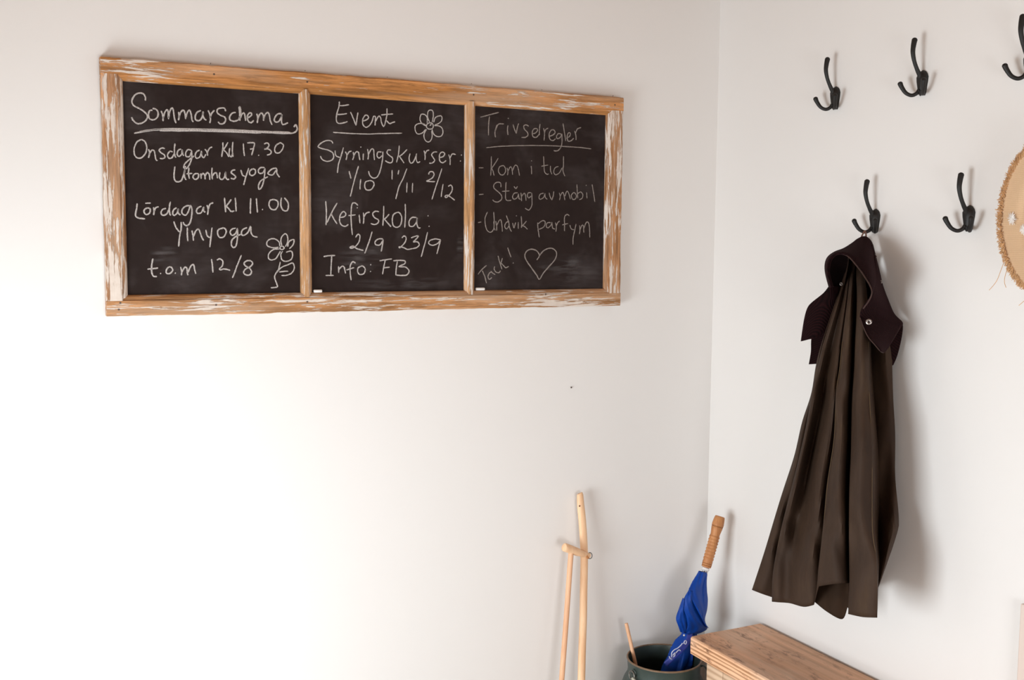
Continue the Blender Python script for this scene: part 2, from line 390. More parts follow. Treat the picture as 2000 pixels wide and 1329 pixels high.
Zs = {1: (180, 90, 4.5454), 2: (180, 350, 4.5454), 3: (570, 120, 5.1105), 4: (570, 370, 5.263), 5: (890, 160, 5.537), 6: (890, 370, 5.317)}
def chalk(name, panel, zoom, text, width=.0046, mat='chalk', label=None, parent=None):
    strokes = [st for st in text.split(';') if st.strip()]; boxes = []
    for st in strokes:
        xy = [[float(v) for v in p.split(',')] for p in st.split()]; X = [p[0] for p in xy]
        boxes.append((min(X), max(X)))
    gap = 14 if (label and 'dates' in label) else 32; order = sorted(range(len(strokes)), key=lambda i: boxes[i][0]); groups = []; right = -1e9
    if name != 'chalk_lettering': groups = [order]
    else:
        for i in order:
            if boxes[i][0] > right+gap: groups.append([])
            groups[-1].append(i); right = max(right, boxes[i][1])
    words = label.split('line ')[-1].split() if label else []
    for gi, g in enumerate(groups):
        lab = label if len(groups) == 1 else ('chalk word '+words[gi] if len(words) == len(groups) else None)
        chalk_word(name, panel, zoom, [strokes[i] for i in g], width, mat, lab, parent)
def chalk_word(name, panel, zoom, strokes, width, mat, label, parent):
    ox, oy, s = Zs[zoom]; mb = MB(); ypl = PY-.0004
    for st in strokes:
        pts = [tuple(float(v) for v in p.split(',')) for p in st.split()]
        if not pts: continue
        P = []
        for x, y in pts:
            q = ony(ox+x/s, oy+y/s, -PY); P.append(Vector((q.x, 0, q.z)))
        if len(P) == 1: P = [P[0]+Vector((-.0012, 0, .0008)), P[0]+Vector((.0012, 0, -.0008))]
        P = crom(P, 5) if len(P) > 2 else crom(P, 6)
        L = len(P); rows = []
        for i, p in enumerate(P):
            t = (P[min(i+1, L-1)]-P[max(i-1, 0)])
            t = t.normalized() if t.length > 1e-7 else Vector((1,0,0)); n = Vector((-t.z, 0, t.x))
            e = .55 if i in (0, L-1) else 1
            hw = width*.41*e*random.uniform(.82, 1.12); p2 = p + n*random.uniform(-.0002, .0002)
            rows.append([Vector((p2.x-n.x*hw, ypl, p2.z-n.z*hw)), Vector((p2.x-n.x*hw*.5, ypl-.0006, p2.z-n.z*hw*.5)),
                         Vector((p2.x+n.x*hw*.5, ypl-.0006, p2.z+n.z*hw*.5)), Vector((p2.x+n.x*hw, ypl, p2.z+n.z*hw))])
        mb.grid(rows)
    o = mb.build(name, MAT[mat], panels[panel] if parent is None else parent)
    if label: o['label'] = label
    return o
C = chalk
C('chalk_lettering', 0, 1, '472,485 472,455 455,425 415,418 375,440 352,490 372,530 420,555 470,590 490,620 480,655 445,682 400,688 365,660 350,632; 535,570 510,575 500,610 510,645 545,655 580,630 585,590 565,560 535,555; 612,575 628,620 630,668; 630,640 645,590 665,565 675,590 678,650; 678,640 690,580 710,548 722,580 730,640 745,685; 768,585 772,630 765,660; 770,640 785,590 810,570 825,600 830,650; 830,640 845,590 865,570 880,610 888,660 900,672; 965,572 930,590 915,625 920,655 950,662 975,635 985,590; 985,580 985,620 1000,650 1015,655; 1030,570 1045,610 1050,650 1045,685; 1045,640 1060,600 1085,570; 1185,580 1175,552 1145,550 1115,560 1110,590 1140,615 1175,630 1185,660 1165,688 1135,690 1118,672; 1275,590 1245,595 1222,625 1225,655 1260,668 1300,655; 1300,660 1318,600 1315,550 1305,545 1310,600 1312,665; 1315,640 1330,605 1350,595 1358,630 1362,665; 1375,640 1410,620 1415,598 1395,595 1378,625 1385,665 1410,680 1435,660; 1462,600 1470,640 1465,685; 1470,650 1485,610 1505,595 1520,620 1522,665; 1522,655 1535,610 1560,590 1575,620 1582,665 1598,700; 1680,600 1645,605 1618,645 1625,672 1655,670 1680,630 1685,605; 1685,610 1680,660 1690,695 1715,692 1738,680', .0048, label='chalk heading Sommarschema')
C('chalk_underline', 0, 1, '372,775 480,755 600,742 800,742 1000,745 1200,750 1400,760 1600,770 1750,775 1800,765 1820,740 1815,710 1805,700 1790,720; 420,760 600,738 800,735 1000,740 1200,744 1400,753 1600,762 1760,768; 600,752 900,752 1200,760 1500,772', .0052)
C('chalk_lettering', 0, 1, '435,830 400,850 375,900 375,960 400,992 440,990 475,950 485,900 470,850 435,828; 500,915 510,950 500,995; 505,960 530,925 550,930 558,965 565,1005 580,1020; 645,912 620,905 595,925 615,950 640,965 645,990 620,1000 600,995; 715,940 690,935 670,965 680,995 710,990 730,950; 735,865 730,920 735,975 745,990; 790,915 765,925 755,960 770,980 795,960 800,920; 800,925 805,960 815,975; 880,925 850,920 830,950 835,980 865,980 880,940; 882,925 885,980 870,1040 840,1085 815,1080 820,1050 860,1010 905,975; 955,925 930,935 915,965 925,995 955,985 970,945; 970,930 972,970 990,990 1010,960; 1000,915 1020,940 1025,975; 1022,950 1040,910 1065,895; 1160,855 1160,910 1150,985; 1205,855 1180,900 1155,925; 1165,920 1195,950 1215,985; 1250,850 1245,920 1250,985; 1222,905 1216,960 1235,983 1250,950; 1342,865 1345,920 1352,978; 1375,860 1410,858 1440,862 1435,900 1415,970; 1400,915 1430,912; 1478,970; 1525,870 1555,860 1570,880 1555,905 1530,915 1565,915 1590,935 1580,960 1550,968; 1665,862 1635,880 1620,915 1630,945 1660,948 1690,915 1698,880 1675,860 1660,863', .0044, label='chalk line Onsdagar kl 17.30')
C('chalk_lettering', 0, 1, '735,1070 728,1130 730,1180 750,1205 790,1195 810,1150 825,1090 828,1065; 825,1090 818,1150 835,1190; 860,1080 855,1130 865,1180; 835,1135 890,1130; 930,1130 905,1140 895,1165 915,1185 940,1170 945,1140 930,1130; 965,1130 968,1180; 968,1150 985,1130 1000,1150 1003,1185; 1003,1155 1020,1125 1040,1140 1045,1190; 1065,1080 1062,1130 1068,1185; 1068,1155 1085,1130 1105,1130 1112,1175; 1135,1120 1130,1165 1150,1185 1175,1165 1185,1115; 1185,1115 1185,1160 1200,1185 1215,1180; 1270,1100 1245,1105 1235,1125 1260,1145 1275,1165 1255,1180 1230,1172; 1320,1100 1335,1145 1360,1160; 1390,1085 1365,1160 1350,1215 1345,1235; 1425,1090 1400,1110 1400,1140 1425,1150 1448,1130 1448,1100 1425,1088; 1530,1080 1495,1080 1475,1105 1485,1130 1515,1125 1535,1090; 1535,1085 1530,1150 1520,1210 1500,1260 1480,1270 1478,1235 1500,1195 1560,1160; 1640,1085 1600,1090 1560,1130 1600,1145 1635,1100; 1640,1090 1640,1130 1665,1165', .0046, label='chalk word Utomhusyoga')
C('chalk_lettering', 0, 2, '400,215 395,260 385,320 410,345 470,352; 495,255 470,265 460,290 480,315 510,300 515,265 495,255; 470,215 520,212; 545,250 550,285 545,320; 550,285 565,255 590,245; 655,260 625,270 612,300 630,322 665,305 680,270; 695,200 685,260 690,310 700,320; 750,255 725,270 715,305 730,322 755,300 765,260; 765,260 765,300 785,320; 865,235 830,240 800,270 800,305 830,320 855,285 870,240; 870,230 885,260 885,320 870,385 845,412 820,405 808,380; 970,240 940,255 925,285 940,305 970,295 990,250; 990,245 990,280 1005,295; 1020,230 1030,270 1025,318; 1030,275 1045,225 1075,210; 1175,165 1180,230 1185,295; 1235,180 1210,215 1185,245; 1190,240 1215,265 1235,290; 1270,165 1275,220 1278,288; 1235,290 1262,282; 1408,170 1405,240 1405,308; 1458,170 1462,235 1468,298; 1512,270; 1615,180 1580,190 1570,230 1590,265 1625,270 1650,235 1645,195 1610,180; 1680,165 1675,230 1695,275 1730,280 1742,240 1735,200 1705,165', .0047, label='chalk line Lördagar kl 11.00')
C('chalk_lettering', 0, 2, '725,375 745,430 775,470; 790,380 790,440 775,520 768,600; 845,430 845,490 850,552; 848,412; 885,455 895,500 900,548; 900,510 920,460 945,445 960,480 975,520 990,545; 1010,450 1020,500 1045,520; 1065,430 1055,510 1045,605; 1160,435 1120,450 1115,490 1135,518 1170,510 1190,470 1180,440 1155,432; 1275,435 1240,445 1225,475 1245,500 1275,480 1290,440; 1290,435 1290,520 1280,585 1258,608 1238,590 1240,545 1275,510 1320,490; 1375,430 1335,450 1325,485 1345,500 1385,470 1405,415; 1410,420 1410,470 1430,505 1468,515', .0047, label='chalk word Yinyoga')
C('chalk_lettering', 0, 2, '540,705 528,770 530,830 545,862 575,865; 490,800 540,795 585,790; 608,838; 680,780 660,805 660,835 690,838 715,810 705,785 680,778; 738,835; 785,780 795,820 792,855; 795,830 820,785 840,790 845,830 850,855; 850,830 875,775 900,760 910,800 920,842; 1060,710 1068,770 1072,830; 1105,720 1135,708 1160,730 1155,770 1132,795 1140,805 1175,798 1225,810; 1325,675 1290,760 1265,830 1245,878; 1410,725 1375,725 1350,745 1360,770 1395,790 1415,820 1400,850 1365,850 1345,830 1360,800 1400,780 1425,750 1410,725', .0046, label='chalk line t.o.m 12/8')
C('chalk_drawing', 0, 2, '1690,595 1670,600 1670,620 1690,625 1705,610 1690,595; 1665,595 1660,560 1620,530 1575,535 1550,565 1560,595 1610,610 1655,605; 1685,590 1675,550 1685,510 1715,485 1735,510 1735,560 1715,600; 1735,600 1745,560 1770,540 1792,540 1785,580 1750,620; 1720,650 1765,640 1780,670 1765,715 1720,730 1685,715 1675,670 1690,640; 1660,620 1610,625 1570,660 1565,700 1590,718 1630,705 1660,660 1670,640; 1670,735 1655,800 1630,840 1620,870 1635,920 1645,955 1620,962 1585,965; 1635,835 1680,785 1740,760 1780,745 1795,790 1770,835 1720,855 1680,855; 1660,825 1700,820 1740,818', .0042, label='chalk drawing of a flower with stem and leaf')
C('chalk_lettering', 1, 3, '475,400 470,450 448,530 445,590 465,618 510,615 555,600; 478,442 520,440 570,432; 455,530 500,528 550,520; 585,505 610,560 640,640; 640,640 650,570 660,510; 705,595 740,585 765,565 755,540 730,540 708,580 710,630 740,658 775,640; 775,640 800,600 815,550 835,555 832,600 830,640; 835,600 865,548 885,560 895,610 915,650 932,620; 950,470 948,540 935,600 925,640; 890,535 950,528 1010,525; 945,590 975,620 1000,612 1030,603', .0042, label='chalk heading Event')
C('chalk_underline', 1, 3, '410,708 470,712 600,720 750,725 900,720 1100,717', .0038)
C('chalk_drawing', 1, 3, '1375,612 1350,625 1345,655 1365,675 1400,672 1412,645 1400,618 1375,612; 1375,605 1355,555 1360,500 1385,485 1408,500 1412,550 1400,605; 1415,610 1430,565 1465,545 1495,550 1495,590 1465,620 1425,635; 1420,640 1470,645 1500,670 1508,710 1490,745 1450,750 1415,725 1400,680; 1395,690 1400,750 1385,790 1360,805 1330,785 1318,735 1335,690 1345,680; 1335,680 1300,715 1260,725 1235,700 1230,650 1255,625 1300,620 1340,640; 1350,615 1350,560 1325,530 1290,530 1278,575 1295,615 1340,645; 1375,640 1390,632 1385,622', .0038, label='chalk drawing of a six-petalled flower')
C('chalk_lettering', 1, 3, '410,820 395,795 350,790 300,810 262,850 300,870 360,885 405,910 418,950 400,985 350,998 305,980 285,945; 432,890 440,940 480,960; 515,860 490,950 465,1030 455,1115; 535,900 550,940 540,985; 548,945 570,905 595,895; 612,905 618,945 605,985; 615,950 640,905 665,910 672,950 680,985; 715,920 712,960 712,985; 688,855; 755,875 765,930 758,980; 765,930 790,880 815,880 820,940 825,985; 895,905 860,905 850,940 870,965 900,940; 908,900 905,980 885,1080 855,1150 815,1165 780,1140 765,1095; 990,885 960,885 950,915 975,940 1005,965 1000,1005 970,1012 930,990; 1072,840 1065,920 1045,1010; 1150,880 1100,930 1065,950; 1075,950 1100,985 1120,1015; 1180,920 1170,970 1185,1015 1215,1000 1245,930; 1245,920 1240,970 1255,1010 1280,1000; 1320,890 1330,940 1328,985; 1328,930 1345,895 1370,885; 1450,905 1420,905 1395,930 1410,960 1425,990 1400,1015 1370,1015; 1470,960 1510,950 1525,920 1500,905 1475,930 1475,990 1505,1012 1540,990; 1565,930 1580,980 1578,1035; 1580,965 1600,925 1635,930; 1692,935; 1682,995', .0042, label='chalk word Syrningskurser')
C('chalk_lettering', 1, 3, '570,1095 580,1130 590,1170; 665,1045 640,1130 615,1220 590,1325 582,1350; 688,1175 682,1230 680,1280; 775,1190 735,1205 728,1250 745,1282 790,1280 820,1235 810,1200 775,1188; 1000,1085 1000,1180; 1068,1085 1060,1130; 1148,1070 1110,1170 1070,1250 1037,1375; 1150,1210 1145,1310; 1205,1215 1202,1310; 1365,1130 1375,1105 1405,1102 1420,1130 1400,1165 1365,1185 1345,1195 1380,1200 1430,1200; 1498,1070 1465,1170 1435,1260 1398,1380; 1510,1225 1500,1280 1490,1355; 1560,1250 1585,1235 1602,1260 1592,1307 1544,1358 1529,1346 1554,1336 1592,1360 1626,1386', .0042, label='chalk dates 1/10, 11/11 and 2/12')
C('chalk_lettering', 1, 4, '348,120 355,230 352,370; 465,140 420,220 360,345; 400,245 430,300 465,355; 495,290 540,280 555,250 530,228 500,260 490,320 510,365 550,380 580,360; 680,165 650,140 620,150 610,220 610,330 622,470; 580,270 655,262; 692,260 700,350; 672,190; 735,240 740,300 735,355; 738,290 765,245 800,235; 895,230 860,225 830,250 850,290 890,315 885,345 850,362 810,350; 945,170 942,280 935,375; 1000,255 970,290 940,310; 950,305 985,345 1020,385; 1085,235 1045,260 1032,320 1045,375 1085,390 1120,360 1130,290 1110,245 1085,235; 1165,150 1168,260 1160,395; 1280,290 1235,290 1205,330 1210,375 1245,380 1280,340 1290,290; 1290,290 1285,350 1300,395 1322,395; 1400,272; 1410,380', .0045, label='chalk word Kefirskola')
C('chalk_lettering', 1, 4, '655,495 680,462 700,480 690,540 650,590 610,605 600,595 630,585 670,610 735,628; 825,435 800,520 775,590 750,660; 935,510 890,510 855,540 865,570 905,570 940,520; 940,515 930,580 918,640; 1130,500 1155,480 1175,500 1160,550 1110,600 1105,590 1150,600 1190,618 1240,608; 1225,500 1260,485 1300,480 1270,520 1250,540 1290,540 1310,570 1280,600 1240,610; 1395,440 1375,530 1350,620 1330,695; 1530,520 1470,510 1415,530 1410,560 1450,575 1500,555 1530,520; 1530,520 1510,590 1490,665', .0044, label='chalk dates 2/9 and 23/9')
C('chalk_lettering', 1, 4, '325,692 380,682 445,680; 410,685 405,780 400,880; 345,885 430,885; 480,790 482,860; 482,830 510,795 535,795 545,830 552,865; 655,760 625,745 600,790 600,860 610,935; 560,830 640,805; 710,790 680,810 678,850 700,875 740,865 755,820 730,790 710,790; 810,775; 808,845; 900,735 960,725 1028,715; 960,725 945,800 932,875; 945,808 1005,800; 1085,740 1075,800 1068,885; 1042,735 1100,730 1160,735 1160,765 1100,795 1170,800 1205,840 1180,880 1120,885 1070,880', .0044, label='chalk line Info: FB')
C('chalk_lettering', 2, 5, '265,382 350,360 465,330; 365,375 355,480 355,580; 445,465 425,540 430,600; 428,530 460,460 520,455; 565,470 560,520 565,575; 568,395; 620,460 635,510 655,560; 655,560 665,500 680,450; 790,480 760,465 735,480 745,515 775,545 780,580 750,600 710,600; 825,560 860,555 885,525 875,505 845,510 828,545 835,590 870,600 900,570; 912,455 905,520 905,578; 950,500 960,560 955,635; 958,570 970,520 1000,500; 1010,590 1050,575 1075,550 1060,520 1030,525 1010,570 1020,620 1050,635 1080,615; 1140,565 1110,560 1090,590 1100,615 1130,600 1145,565; 1148,560 1150,640 1140,700 1110,740 1075,748 1060,740; 1160,450 1175,540 1190,640; 1195,610 1230,590 1240,560 1220,550 1205,590 1215,640 1250,635 1275,610; 1285,530 1300,580 1300,630; 1295,560 1315,510 1355,495', .0040, 'chalk_thin', label='faint chalk heading Trivselregler')
C('chalk_underline', 2, 5, '330,712 450,700 600,692 800,688 1000,690 1200,700 1350,710 1465,725', .0036, 'chalk_thin')
C('chalk_lettering', 2, 5, '248,930 300,930; 385,805 385,900 378,1015; 460,825 420,890 385,940; 390,935 405,970 415,1015; 510,905 475,920 462,960 480,1000 515,1005 540,965 530,920 508,903; 555,930 565,970 560,1010; 563,975 585,925 605,930 615,1005; 615,960 640,905 665,910 680,960 690,1015; 815,910 820,950 820,1000; 820,855; 950,805 955,900 960,970 985,1000 1005,995; 925,912 1000,900; 1025,910 1025,960 1040,1000; 1110,915 1075,930 1060,975 1080,1005 1120,985 1150,930; 1165,805 1165,900 1160,960 1180,1020', .0036, 'chalk_thin', label='faint chalk line Kom i tid')
C('chalk_lettering', 2, 5, '250,1220 300,1215; 490,1140 485,1095 450,1085 415,1110 415,1150 460,1190 495,1230 495,1270 460,1298 420,1295 400,1275; 545,1085 540,1180 540,1260 560,1285 600,1280; 500,1185 580,1180; 670,1200 635,1205 615,1240 630,1270 665,1250 680,1210; 680,1210 685,1260 700,1270; 630,1130 650,1155 668,1130; 705,1200 710,1240 712,1290; 712,1240 740,1205 755,1230 760,1285; 815,1200 785,1200 775,1230 790,1255 815,1235; 822,1200 825,1290 822,1340 791,1387 750,1366; 950,1205 915,1215 900,1250 915,1270 950,1250 965,1210; 965,1205 970,1250 990,1270; 1010,1200 1020,1240 1040,1280; 1040,1280 1055,1230 1060,1185; 1120,1200 1130,1240 1122,1280; 1128,1240 1155,1195 1170,1220 1180,1280; 1180,1240 1200,1185 1220,1200 1240,1270; 1270,1200 1250,1230 1265,1270 1295,1265 1305,1230 1285,1200 1268,1200; 1310,1110 1315,1190 1320,1260; 1320,1210 1350,1190 1375,1220 1365,1260 1335,1275; 1415,1195 1420,1260; 1410,1120; 1475,1110 1490,1200 1505,1300', .0037, 'chalk_thin', label='faint chalk line Stäng av mobil')
C('chalk_lettering', 2, 6, '230,345 265,340; 330,235 305,300 310,380 330,430 365,445 395,410 400,330 395,235; 395,330 400,400 410,425; 415,330 425,380 425,430; 425,380 450,325 470,320 480,370 485,440; 555,330 520,350 510,390 530,410 560,370; 525,270 550,340 560,400 580,440; 590,350 605,405; 605,405 622,345; 650,340 650,410; 630,275; 680,280 685,350 682,400; 735,330 705,365 685,385; 695,375 720,390 745,415; 850,345 855,410 868,500; 855,360 900,325 930,340 915,390 865,415; 985,345 950,350 940,385 960,400 990,370 1000,340; 1000,340 1005,400 1030,412; 1035,345 1045,390 1040,440; 1042,390 1060,345 1080,330; 1180,275 1155,260 1130,290 1130,360 1130,435; 1105,370 1165,355; 1185,370 1200,410 1230,420; 1250,360 1235,430 1220,500 1218,575; 1285,375 1290,420 1285,465; 1290,420 1310,375 1325,380 1330,450; 1330,410 1355,345 1380,350 1390,420 1392,500', .0038, 'chalk_thin', label='faint chalk line Undvik parfym')
C('chalk_lettering', 2, 6, '230,885 270,835 320,790; 275,845 300,900 320,975; 370,860 350,870 335,905 350,935 375,915; 365,850 385,870 410,885; 405,800 400,830 420,860 450,865 465,845; 440,690 455,750 480,830; 485,715 475,750 465,775; 470,765 500,795 520,815 550,800; 540,605 555,650 575,705; 597,765', .0040, 'chalk_thin', label='faint chalk word Tack with exclamation mark')
C('chalk_drawing', 2, 6, '840,735 865,700 865,670 835,635 785,622 740,640 718,685 735,740 790,820 840,890 870,935 910,870 970,800 1030,730 1048,665 1020,622 970,612 910,640 870,690', .0044, 'chalk_thin', label='chalk drawing of a heart')
def smudge(panel, pts):
    vs = [ony(x, y, -PY) for x, y in pts]; vs = [Vector((v.x, PY-.0002, v.z)) for v in vs]
    MB().add(vs, [(0, 1, 2, 3)]).build('chalk_smudge', MAT['smudge'], panels[panel], smooth=False)
smudge(1, [(670, 545), (905, 540), (905, 566), (670, 568)]); smudge(1, [(890, 450), (908, 450), (908, 565), (890, 565)])
smudge(1, [(655, 465), (760, 460), (760, 545), (655, 550)]); smudge(0, [(290, 480), (350, 480), (350, 525), (290, 525)])
smudge(2, [(1040, 500), (1180, 490), (1180, 562), (1040, 564)])
# chalk sticks on the ledge
lz = iz0
for (a, b), lab in ((((612.5, 571), (628.5, 570)), 'short white chalk stub on the ledge of the middle chalkboard pane'),
                    (((929, 565.5), (946, 564)), 'short white chalk stub on the ledge of the right chalkboard pane')):
    p0 = ony(*a, .022); p1 = ony(*b, .022); r = .0042; zz = lz+r*.9
    p0.z = zz; p1.z = zz
    d = (p1-p0)/6
    o = MB().tube([p0, p0+d*.4, p1-d*.4, p1], [r*.8, r, r, r*.85], 12).build('chalk_stick', MAT['chalk_stick'])
    tag(o, lab, 'chalk', 'chalk stubs on the chalkboard frame')

# nail hole speck on the wall
q = ony(1115, 757, 0)
tag(MB().lathe((q.x, -.0001, q.z), [(.0002, .004), (.0022, .004), (.0026, .003), (.0012, .002), (.0012, 0)], 12, (0, -1, 0)).build('nail', MAT['nail']),
    'tiny nail head in the bare wall below the chalkboard', 'nail')

# ------------------------------------------------------------------ coat hooks
def make_hook(y, z, label):
    r = thing('coat_hook', (0, y, z), label, 'hook', 'black iron coat hooks on the right-hand wall')
    P = lambda w, u, h: Vector((-w, y-u, z+h))          # w from the wall, u to the right, h up
    # back plate: tapering shield
    rows = []
    for h, hw, th in ((-.006, .0065, .008), (0, .0095, .012), (.012, .0115, .015), (.03, .0145, .017), (.040, .0155, .017), (.048, .0125, .014), (.054, .007, .009), (.0575, .001, .004)):
        rows.append([P(0, -hw, h), P(th*.55, -hw, h), P(th*.95, -hw*.5, h), P(th, 0, h), P(th*.95, hw*.5, h), P(th*.55, hw, h), P(0, hw, h)])
    MB().grid(rows).build('back_plate', MAT['iron'], r)
    arm = crom([P(.004, 0, .022), P(.012, 0, .040), P(.024, 0, .057), P(.035, 0, .077), P(.041, 0, .098), P(.040, 0, .115), P(.037, 0, .129)], 6)
    n = len(arm); rad = [.0070-.0020*min(1, i/14) + .0022*max(0, (i-18)/(n-19)) for i in range(n)]
    mb = MB().tube(arm, rad, 12); e = arm[-1]; dr = (arm[-1]-arm[-3]).normalized()
    mb.lathe(e, [(rad[-1], 0), (rad[-1]*.85, .003), (rad[-1]*.5, .0052), (.0001, .006)], 12, dr); mb.build('upper_arm', MAT['iron'], r)
    for s in (-1, 1):
        Q = lambda d, h: P(.004+d*.72, s*(.002+d*.72), h)
        arm = crom([Q(0, .026), Q(.006, .008), Q(.013, -.001), Q(.024, -.004), (Q(.037, .003)), Q(.047, .018), Q(.0505, .026)], 5)
        n = len(arm); rad = [.0054-.0006*math.sin(math.pi*i/n)+.0014*max(0, (i-n*.6)/(n*.4)) for i in range(n)]
        mb = MB().tube(arm, rad, 12); dr = (arm[-1]-arm[-3]).normalized()
        mb.lathe(arm[-1], [(rad[-1], 0), (rad[-1]*.85, .0028), (rad[-1]*.5, .0048), (.0001, .0055)], 12, dr); mb.build('prong', MAT['iron'], r)
    for h in (.036, .006): MB().lathe(P(.0150, 0, h), [(.0028, 0), (.0028, .0012), (.0018, .0022), (.0001, .0024)], 10, (-1, 0, 0)).build('screw', MAT['iron'], r)
    return r
hk = make_hook(-.537, 2.005, 'black iron coat hook of the upper row, nearest the wall corner')
for y, z, lab in ((-.845, 2.007, 'black iron coat hook of the upper row, second from the wall corner'),
                  (-1.156, 2.008, 'black iron coat hook of the upper row, cut by the right edge'),
                  (-.702, 1.663, 'black iron coat hook of the lower row holding the dark coat'),
                  (-1.006, 1.664, 'empty black iron coat hook of the lower row between coat and straw hat')):
    c = copy_tree(hk); c.location = (0, y, z); c['label'] = lab

# ------------------------------------------------------------------ waxed coat hanging from the lower hook
ct = thing('coat', (-.06, -.72, .62), 'long dark brown waxed coat with maroon corduroy collar hanging from a hook', 'coat')
def column(c, n=70):
    P = [Vector((p[0], p[1], p[2]*1000)) for p in c]
    P = crom(P, 6)
    Y = [p.y for p in P]; out = []; j = 0
    for k in range(n):                       # even steps in height
        y = Y[0]+(Y[-1]-Y[0])*k/(n-1)
        while j < len(P)-2 and Y[j+1] < y: j += 1
        d = Y[j+1]-Y[j]; out.append(P[j].lerp(P[j+1], min(1, max(0, (y-Y[j])/d if d else 0))))
    return out
def sheet(panel, sub=6, n=70):
    cols = [column(c, n) for c in panel]; out = []
    for i in range(len(cols)-1):
        a, b, c, d = cols[max(i-1,0)], cols[i], cols[i+1], cols[min(i+2,len(cols)-1)]
        for s in range(sub):
            t = s/sub
            out.append([.5*((2*b[k])+(c[k]-a[k])*t+(2*a[k]-5*b[k]+4*c[k]-d[k])*t*t+(3*b[k]-a[k]-3*c[k]+d[k])*t*t*t) for k in range(n)])
    out.append(cols[-1]); return out
def world(cols):
    out = []
    for i, c in enumerate(cols):
        row = []
        for p in c:
            v = (p.y-520)/680; w_ = p.z/1000
            w_ += (.006*math.sin(p.x*.055+p.y*.011+1.3*math.sin(p.y*.013)) + .0035*math.sin(p.x*.16-p.y*.017+2*math.sin(p.y*.021)) + .003*math.sin(p.x*.03+p.y*.045))*max(0, min(1, v*2))*min(1, w_/.08)
            row.append(onx(p.x, p.y, max(.004, w_)))
        out.append(row)
    return out
a=[(1658,500,.030),(1652,528,0.040),(1632,590,.11),(1606,668,.125),(1594,714,.13),(1585,769,.14),(1567,825,.145),(1552,890,.15),(1530,958,.155),(1517,1000,.16),(1493,1080,.165),(1469,1153,.17)]
b=[(1660,500,.030),(1654,528,0.042),(1634,590,.11),(1609,668,.125),(1600,714,.13),(1590,769,.137),(1578,837,.142),(1561,915,.142),(1543,985,.142),(1528,1048,.142),(1515,1121,.142),(1511,1168,.142)]
a2=[(1658,500,.030),(1652,528,0.045),(1633,590,.115),(1607,668,.133),(1597,714,.14),(1587,769,.15),(1571,832,.157),(1555,903,.16),(1535,970,.163),(1521,1022,.166),(1503,1100,.168),(1490,1161,.168)]
c=[(1660,500,.030),(1654,528,0.050),(1634,590,.125),(1609,668,.145),(1598,714,.155),(1586,769,.165),(1574,837,.175),(1556,915,.18),(1538,985,.185),(1523,1048,.19),(1510,1121,.195),(1508,1176,.195)]
c2=[(1661,500,.030),(1655,528,0.050),(1638,590,.128),(1615,668,.148),(1604,714,.158),(1592,769,.168),(1580,837,.178),(1563,915,.184),(1546,985,.189),(1532,1048,.195),(1520,1121,.2),(1520,1177,.2)]
d=[(1664,500,.030),(1658,528,0.050),(1645,590,.11),(1628,668,.125),(1618,712,.122),(1611,760,.118),(1598,830,.12),(1583,900,.128),(1569,970,.142),(1556,1045,.165),(1546,1110,.185),(1543,1179,.192)]
e=[(1666,500,.030),(1660,528,0.055),(1652,590,.13),(1640,668,.15),(1634,712,.16),(1628,770,.17),(1620,845,.182),(1608,915,.19),(1598,985,.195),(1586,1060,.205),(1578,1120,.208),(1570,1186,.205)]
f=[(1668,500,.030),(1662,528,0.040),(1656,590,.105),(1646,668,.125),(1642,720,.13),(1636,768,.135),(1632,857,.145),(1619,940,.155),(1612,1010,.165),(1604,1085,.175),(1598,1140,.178),(1590,1182,.178)]
g=[(1668,500,.030),(1662,528,0.060),(1655,590,.13),(1645,668,.155),(1640,720,.168),(1633,768,.182),(1629,857,.197),(1616,945,.207),(1609,1020,.213),(1602,1085,.219),(1598,1121,.222),(1599,1146,.222)]
h=[(1672,500,.030),(1666,528,0.065),(1662,590,.14),(1655,668,.165),(1651,720,.177),(1646,780,.192),(1644,857,.207),(1636,945,.217),(1632,1020,.222),(1630,1085,.227),(1629,1115,.228),(1631,1141,.228)]
i_=[(1676,500,.030),(1670,528,0.055),(1667,590,.12),(1663,668,.145),(1661,720,.155),(1657,780,.165),(1655,857,.178),(1651,945,.19),(1650,1020,.2),(1651,1085,.206),(1653,1115,.208),(1655,1140,.208)]
i2=[(1678,500,.030),(1672,528,0.030),(1671,590,.07),(1667,668,.08),(1665,720,.085),(1662,780,.09),(1660,857,.095),(1657,945,.105),(1656,1020,.115),(1657,1085,.135),(1659,1115,.14),(1660,1142,.14)]
j_=[(1679,500,.030),(1673,528,0.060),(1675,590,.13),(1672,668,.155),(1670,720,.167),(1665,798,.182),(1663,896,.20),(1660,970,.21),(1659,1040,.216),(1660,1100,.22),(1660,1150,.222),(1657,1200,.222)]
k_=[(1686,500,.030),(1680,528,0.060),(1684,590,.14),(1683,668,.168),(1683,720,.178),(1682,798,.192),(1684,896,.208),(1683,970,.22),(1683,1040,.226),(1685,1100,.23),(1686,1150,.23),(1686,1206,.23)]
l_=[(1694,500,.030),(1688,528,0.055),(1694,590,.13),(1696,668,.145),(1696,733,.152),(1699,798,.165),(1703,880,.178),(1703,960,.19),(1704,1040,.2),(1711,1090,.203),(1713,1150,.203),(1713,1207,.203)]
m_=[(1696,500,.030),(1690,528,0.030),(1697,590,.05),(1701,668,.055),(1704,733,.055),(1709,798,.055),(1715,880,.055),(1717,960,.065),(1716,1040,.10),(1718,1090,.13),(1716,1130,.15),(1714,1150,.17)]
n_=[(1706,500,.030),(1700,528,0.030),(1720,590,.06),(1728,668,.068),(1731,733,.058),(1734,798,.055),(1738,880,.056),(1739,960,.065),(1744,1030,.12),(1735,1070,.135),(1724,1120,.15),(1714,1150,.165)]
